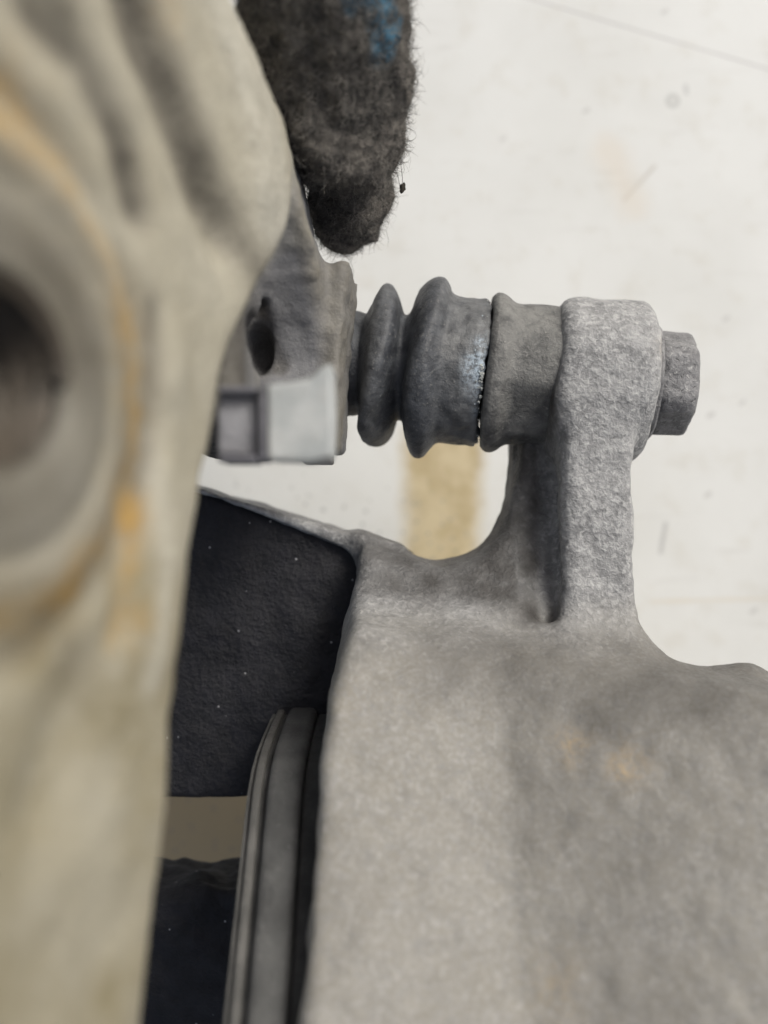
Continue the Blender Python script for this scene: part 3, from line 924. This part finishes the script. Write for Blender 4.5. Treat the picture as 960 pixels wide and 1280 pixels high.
def build_boot():
    root = empty("rubber_boot", "dusty dark grey rubber bellows boot on the guide pin", "rubber boot", W(P0 + AX * 9))
    A = axis_s
    prof = [(A(432), 7.4), (A(446), 7.4), (A(454), 7.2), (A(457), 7.7), (A(462), 9.2), (A(467), 10.8), (A(472), 11.35), (A(478), 11.45), (A(484), 11.2), (A(490), 10.3), (A(496), 8.7), (A(500), 7.6), (A(505), 7.4),
            (A(511), 8.2), (A(515), 9.9), (A(520), 11.4), (A(526), 12.15), (A(534), 12.4), (A(541), 12.2), (A(548), 11.4), (A(555), 10.45), (A(564), 10.25), (A(575), 10.2), (A(590), 10.15), (A(602), 10.1), (A(606), 9.7)]
    prof = smooth_profile(prof) + [(A(606.5), 9.0), (A(600), 7.0)]
    MR = rubber()

    def warp(s, r, th):
        b = np.clip((r - 7.5) / 5.0, 0, 1)                     # th 0 = up in the picture, 90 deg = towards the camera
        s = s + b * (0.8 * np.sin(2 * th - 0.2) * np.where(s < A(510), 1.0, 0.7) + 0.35 * np.cos(th) + 0.45 * np.sin(3 * th + 0.5 * s + 1.0))
        r = r * (1 + 0.012 * np.sin(3 * th + s * 0.6) + 0.008 * np.sin(5 * th + 1.0 + s))
        return s, r
    V, Q = lathe("boot", prof, P0, AX, MR, root, 160, warp)
    ss0 = (V - W(P0)) @ np.array([AX[0], AX[1], -AX[2]])
    N = vnormals(V, Q)
    V = V + N * (np.clip((ss0 - A(548)) / 3, 0, 1) * (0.16 * vnoise(V, 1.6, 11) + 0.12 * vnoise(V, 0.8, 12)))[:, None]
    V = V + np.outer(np.exp(-((ss0 - A(606)) / 0.5) ** 2) * (-0.22 + 0.5 * vnoise(V, 1.1, 13)), np.array([AX[0], AX[1], -AX[2]]))
    V = roughen(V, Q, [(3.0, 0.14), (1.1, 0.07)])
    N = vnormals(V, Q)
    ss = (V - W(P0)) @ np.array([AX[0], AX[1], -AX[2]])
    n2 = vnoise(V, 2.0, 3)
    dust = np.clip((ss - A(540)) / 3.0, 0, 1) * (0.45 + 0.3 * n2) + 0.25 * np.exp(-((ss - A(472)) / 1.4) ** 2)
    thv = np.tile(np.linspace(0, 2 * math.pi, 160, endpoint=False), len(prof))
    n1 = vnoise(V, 1.2, 8)
    gre = np.exp(-(((ss - A(597) + 0.5 * n1) / 1.5) ** 2 + ((thv - math.radians(97) + 0.15 * n1) / 0.30) ** 2)) + 0.5 * np.exp(-(((ss - A(598)) / 0.5) ** 2 + ((thv - math.radians(130)) / 0.12) ** 2))
    mesh_np("bellows", V, Q, MR, root, True, {"dust": np.clip(dust, 0, 1), "grease": np.clip(1.3 * gre * (0.75 + 0.6 * n1), 0, 1)})
    # flakes of pale dried grease at the seam
    MG = plain_metal("dried_blue_grease", (0.40, 0.48, 0.55), (0.55, 0.62, 0.66), 0.8)
    MG2 = plain_metal("dried_white_grease", (0.34, 0.36, 0.35), (0.5, 0.52, 0.5), 0.85)

    a = AX
    e1 = np.array([0, 1.0, 0]); e1 -= a * (a @ e1); e1 /= np.linalg.norm(e1)
    e2 = np.cross(a, e1)
    if e2[2] > 0:
        e2 = -e2

    def flakes(name, spots, mat, lab):
        bm = bmesh.new()
        for px, th, sz in spots:
            s = A(px)
            p = P0 + a * s + (10.18 + 0.05 * sz) * (math.cos(th) * e1 + math.sin(th) * e2)
            nn = Vector(W(p) - W(P0 + a * s)).normalized()
            M = Matrix.Translation(Vector(W(p))) @ nn.to_track_quat('Z', 'Y').to_matrix().to_4x4() @ Matrix.Rotation(random.uniform(0, 6), 4, 'Z') @ Matrix.Diagonal((sz, sz * random.uniform(0.5, 1), sz * 0.4, 1))
            r = bmesh.ops.create_icosphere(bm, subdivisions=2, radius=0.5, matrix=M)
            for vv in r['verts']:
                vv.co += Vector([random.uniform(-.12, .12) * sz for _ in range(3)])
        off = root.location / MM
        for vv in bm.verts:
            vv.co = (vv.co - off) * MM
        me = bpy.data.meshes.new(name)
        bm.to_mesh(me); bm.free()
        o = link_mesh(name, me, mat, root)
        o['kind'] = 'stuff'
        o['label'] = lab
    sp = []
    for k in range(24):
        t = random.gauss(0, 1)
        th = math.radians(92 + 16 * random.gauss(0, 1) )
        sp.append((599 - abs(random.gauss(0, 5)), th, random.uniform(0.1, 0.3)))
    flakes("grease_flakes", sp, MG, "pale blue dried grease beside the seam")
    sp = [(603 - abs(random.gauss(0, 2.5)), math.radians(random.gauss(104, 8)), random.uniform(0.15, 0.5)) for _ in range(22)]
    sp += [(603 - abs(random.gauss(0, 2)), math.radians(random.uniform(20, 165)), random.uniform(0.06, 0.22)) for _ in range(16)]
    flakes("grease_flakes", sp, MG2, "white crumbs of dried grease in the seam")


def build_pin():
    root = empty("guide_pin", "tarnished steel guide pin collar between the rubber boot and the ear", "guide pin", W(P0 + AX * 24))
    A = axis_s
    MPN = pin_metal()
    prof = [(A(420), 0.01), (A(420), 5.0), (A(605), 5.2), (A(606), 8.6), (A(607.5), 10.3)]
    prof += smooth_profile([(A(608), 10.5), (A(613), 10.95), (A(620), 10.95), (A(627), 10.6), (A(634), 10.0), (A(642), 9.75), (A(660), 9.7), (A(690), 9.65)])
    prof += [(A(696), 9.6), (A(704), 9.4), (A(704), 0.01)]

    def warp(s, r, th):
        # two shallow wrench flats low on the near side
        k = np.clip((s - A(628)) / 1.5, 0, 1) * (r > 8)
        ph = (th - math.radians(128))
        flat = 8.9 / np.maximum(np.cos(ph), 0.3)
        r = np.where((k > 0) & (np.cos(ph) > 0.5), np.minimum(r, r * (1 - k) + flat * k), r)
        r = r * (1 + 0.006 * np.sin(4 * th + s))
        return s + 0.25 * np.sin(th * 2) * (r > 8), r
    V, Q = lathe("pin", prof, P0, AX, MPN, root, 140, warp)
    V = roughen(V, Q, [(3.0, 0.10), (1.1, 0.06)])
    n2 = vnoise(V, 2.0, 3)
    up = vnormals(V, Q)[:, 1]
    mesh_np("pin_collar", V, Q, MPN, root, True, {"dust": np.clip(0.55 + 0.4 * n2, 0, 1)})


def build_bolt():
    root = empty("hex_bolt", "grey hex headed bolt on the right side of the caliper ear", "bolt", W(P1))
    A = axis_s
    MBo = bolt_metal()
    prof = [(A(797), 0.01), (A(797), 7.6), (A(808), 7.9), (A(813), 7.9), (A(816), 7.6), (A(817), 6.8), (A(817), 0.01)]
    V, Q = lathe("flange", prof, P0, AX, MBo, root, 72)
    V = roughen(V, Q, [(2.0, 0.12), (1.0, 0.08)])
    mesh_np("bolt_flange", V, Q, MBo, root, False)
    # hexagon with rounded corners and a domed end
    prof = [(A(812), 0.01), (A(812), 7.25), (A(825), 7.25), (A(840), 7.2), (A(853), 7.1), (A(858), 6.9), (A(861), 6.4), (A(863), 5.6), (A(864), 4.0), (A(864), 0.01)]

    def warp(s, r, th):
        q = (th + 2 * math.pi) % (math.pi / 3) - math.pi / 6
        f = 6.45 / np.cos(q)
        ff = np.minimum(f * (1 + 0.01 * np.sin(2 * th + s)), 6.98 + 0.12 * np.sin(th * 1.0 + 1)) / 7.05
        return s, r * ff
    V, Q = lathe("head", prof, P0, AX, MBo, root, 120, warp)
    V = roughen(V, Q, [(2.5, 0.14), (1.0, 0.08)])
    mesh_np("bolt_head", V, Q, MBo, root, True)


build_boot()
build_pin()
build_bolt()


# ------------------------------------------------------------------ gloved finger
def build_glove():
    root = empty("work_glove", "fuzzy charcoal work glove finger with a blue smear holding the bracket", "glove", W(U(440, 312, 126)))
    h = 0.4
    lo, hi = (-30.0, 26.0, 82.0), (10.0, 74.0, 138.0)
    X, Y, D = grid(lo, hi, h)
    f = scap(X, Y, D, U(392, -150, 96), U(425, 150, 112), 10.2, 8.4)
    f = smin(f, scap(X, Y, D, U(400, -50, 100), U(440, 60, 106), 8.0, 6.2), 3.0)
    f = smin(f, scap(X, Y, D, U(425, 130, 113), U(452, 190, 117), 7.5, 4.7), 2.5)
    f = smin(f, scap(X, Y, D, U(430, 140, 121), U(432, 262, 127), 6.4, 5.5), 1.2)
    V, Q = nets(f, lo, h)
    V = roughen(V, Q, [(5.0, 1.1), (1.8, 0.7), (0.8, 0.25)])
    N = vnormals(V, Q)
    d = H - V[:, 2]
    c = U(478, 18, 101)
    n3 = vnoise(V, 2.5, 6)
    C = np.stack([V[:, 0], V[:, 1], d], 1)
    # smear of blue along one side of the finger
    a, b = U(428, -40, 96), U(474, 34, 99)
    ab = b - a
    t = np.clip((C - a) @ ab / (ab @ ab), 0, 1)
    dist = np.linalg.norm(C - a - t[:, None] * ab, axis=1)
    blue = np.clip((3.3 + 1.7 * n3 - dist) / 1.8, 0, 0.85)
    mesh_np("glove_finger", V, Q, knit(), root, True, {"blue": blue})

    # loose fibres
    MF = fibre("charcoal_fibre", (0.075, 0.074, 0.072), (0.31, 0.29, 0.26))
    area = np.linalg.norm(np.cross(V[Q[:, 2]] - V[Q[:, 0]], V[Q[:, 3]] - V[Q[:, 1]]), axis=1)
    ok = (N[Q[:, 0], 2] > -0.45) & (V[Q[:, 0], 1] > 27)
    pr = area * ok
    pr /= pr.sum()
    K = 34000
    fi = rng.choice(len(Q), K, p=pr)
    base = V[Q[fi]].mean(1) - N[Q[fi, 0]] * 0.1
    nn = N[Q[fi, 0]]
    tan = rng.normal(size=(K, 3)); tan -= nn * np.sum(tan * nn, 1, keepdims=True)
    tan /= np.linalg.norm(tan, axis=1, keepdims=True)
    L = rng.gamma(2.0, 0.34, K) + 0.2
    curl = rng.uniform(0.2, 1.6, K)
    side = np.cross(nn, tan)
    wd = rng.uniform(0.018, 0.04, K)
    pts = []
    for t_ in (0.0, 0.35, 0.7, 1.0):
        bend = curl * t_ * t_
        p = base + nn * (L * t_ * (1 - 0.45 * bend))[:, None] + tan * (L * (0.35 * t_ + 0.6 * bend))[:, None] + side * (L * 0.25 * np.sin(3 * t_ * curl))[:, None]
        pts.append(p)
    rows = []
    for k, p in enumerate(pts):
        ww = wd * (1.0, 0.9, 0.7, 0.25)[k]
        for q in range(3):
            an = q * 2 * math.pi / 3
            rows.append(p + (side * math.cos(an) + nn * math.sin(an) * 0.7 + tan * math.sin(an) * 0.7) * ww[:, None])
    VV = np.concatenate(rows)
    i = np.arange(K)
    QQ = []
    for k in range(3):
        for q in range(3):
            q2 = (q + 1) % 3
            QQ.append(np.stack([(3 * k + q) * K + i, (3 * k + q2) * K + i, (3 * k + 3 + q2) * K + i, (3 * k + 3 + q) * K + i], 1))
    o = mesh_np("glove_fuzz", VV, np.concatenate(QQ), MF, root)
    o['kind'] = 'stuff'

    # a crumb of lint dangling on threads at the side of the finger
    def strand(pp, w):
        pp = np.array(pp)
        r_ = []
        for q in range(4):
            an = q * math.pi / 2
            r_.append(W(pp) + np.array([math.cos(an), math.sin(an) * 0.3, math.sin(an)]) * w)
        m = len(pp)
        i_ = np.arange(m - 1)
        return np.concatenate(r_), np.concatenate([np.stack([q * m + i_, ((q + 1) % 4) * m + i_, ((q + 1) % 4) * m + i_ + 1, q * m + i_ + 1], 1) for q in range(4)])
    lint = bmesh.new()
    def add(vs, qs):
        bv = [lint.verts.new(tuple(x)) for x in vs]
        for q in qs:
            lint.faces.new([bv[k] for k in q])
    for poly in ([(494, 190), (501, 205), (503, 222), (503, 234)], [(490, 205), (497, 218), (500, 234), (502, 238)], [(485, 240), (494, 243), (502, 236)], [(497, 205), (501, 197), (504, 192)]):
        q = []
        for (x0, y0), (x1, y1) in zip(poly[:-1], poly[1:]):
            for t_ in np.linspace(0, 1, 5, endpoint=False):
                q.append(U(x0 + (x1 - x0) * t_, y0 + (y1 - y0) * t_, 123 + 0.4 * math.sin(t_ * 3)))
        q.append(U(*poly[-1], 123))
        add(*strand(q, 0.035))
    for px, py, rr in ((503, 235, 0.42), (502, 238, 0.32), (505, 231, 0.2), (497, 200, 0.22), (499, 197, 0.18)):
        M = Matrix.Translation(Vector(W(U(px, py, 123)))) @ Matrix.Diagonal((1, 1.25, 0.9, 1))
        r_ = bmesh.ops.create_icosphere(lint, subdivisions=2, radius=rr, matrix=M)
        for v in r_['verts']:
            v.co += Vector([random.uniform(-.08, .08) for _ in range(3)])
    off = root.location / MM
    for v in lint.verts:
        v.co = (v.co - off) * MM
    me = bpy.data.meshes.new("lint")
    lint.to_mesh(me); lint.free()
    o = link_mesh("lint", me, fibre("dark_lint", (0.02, 0.018, 0.016), (0.04, 0.036, 0.03)), root)
    o['label'] = 'dark crumb of lint dangling on threads'


build_glove()
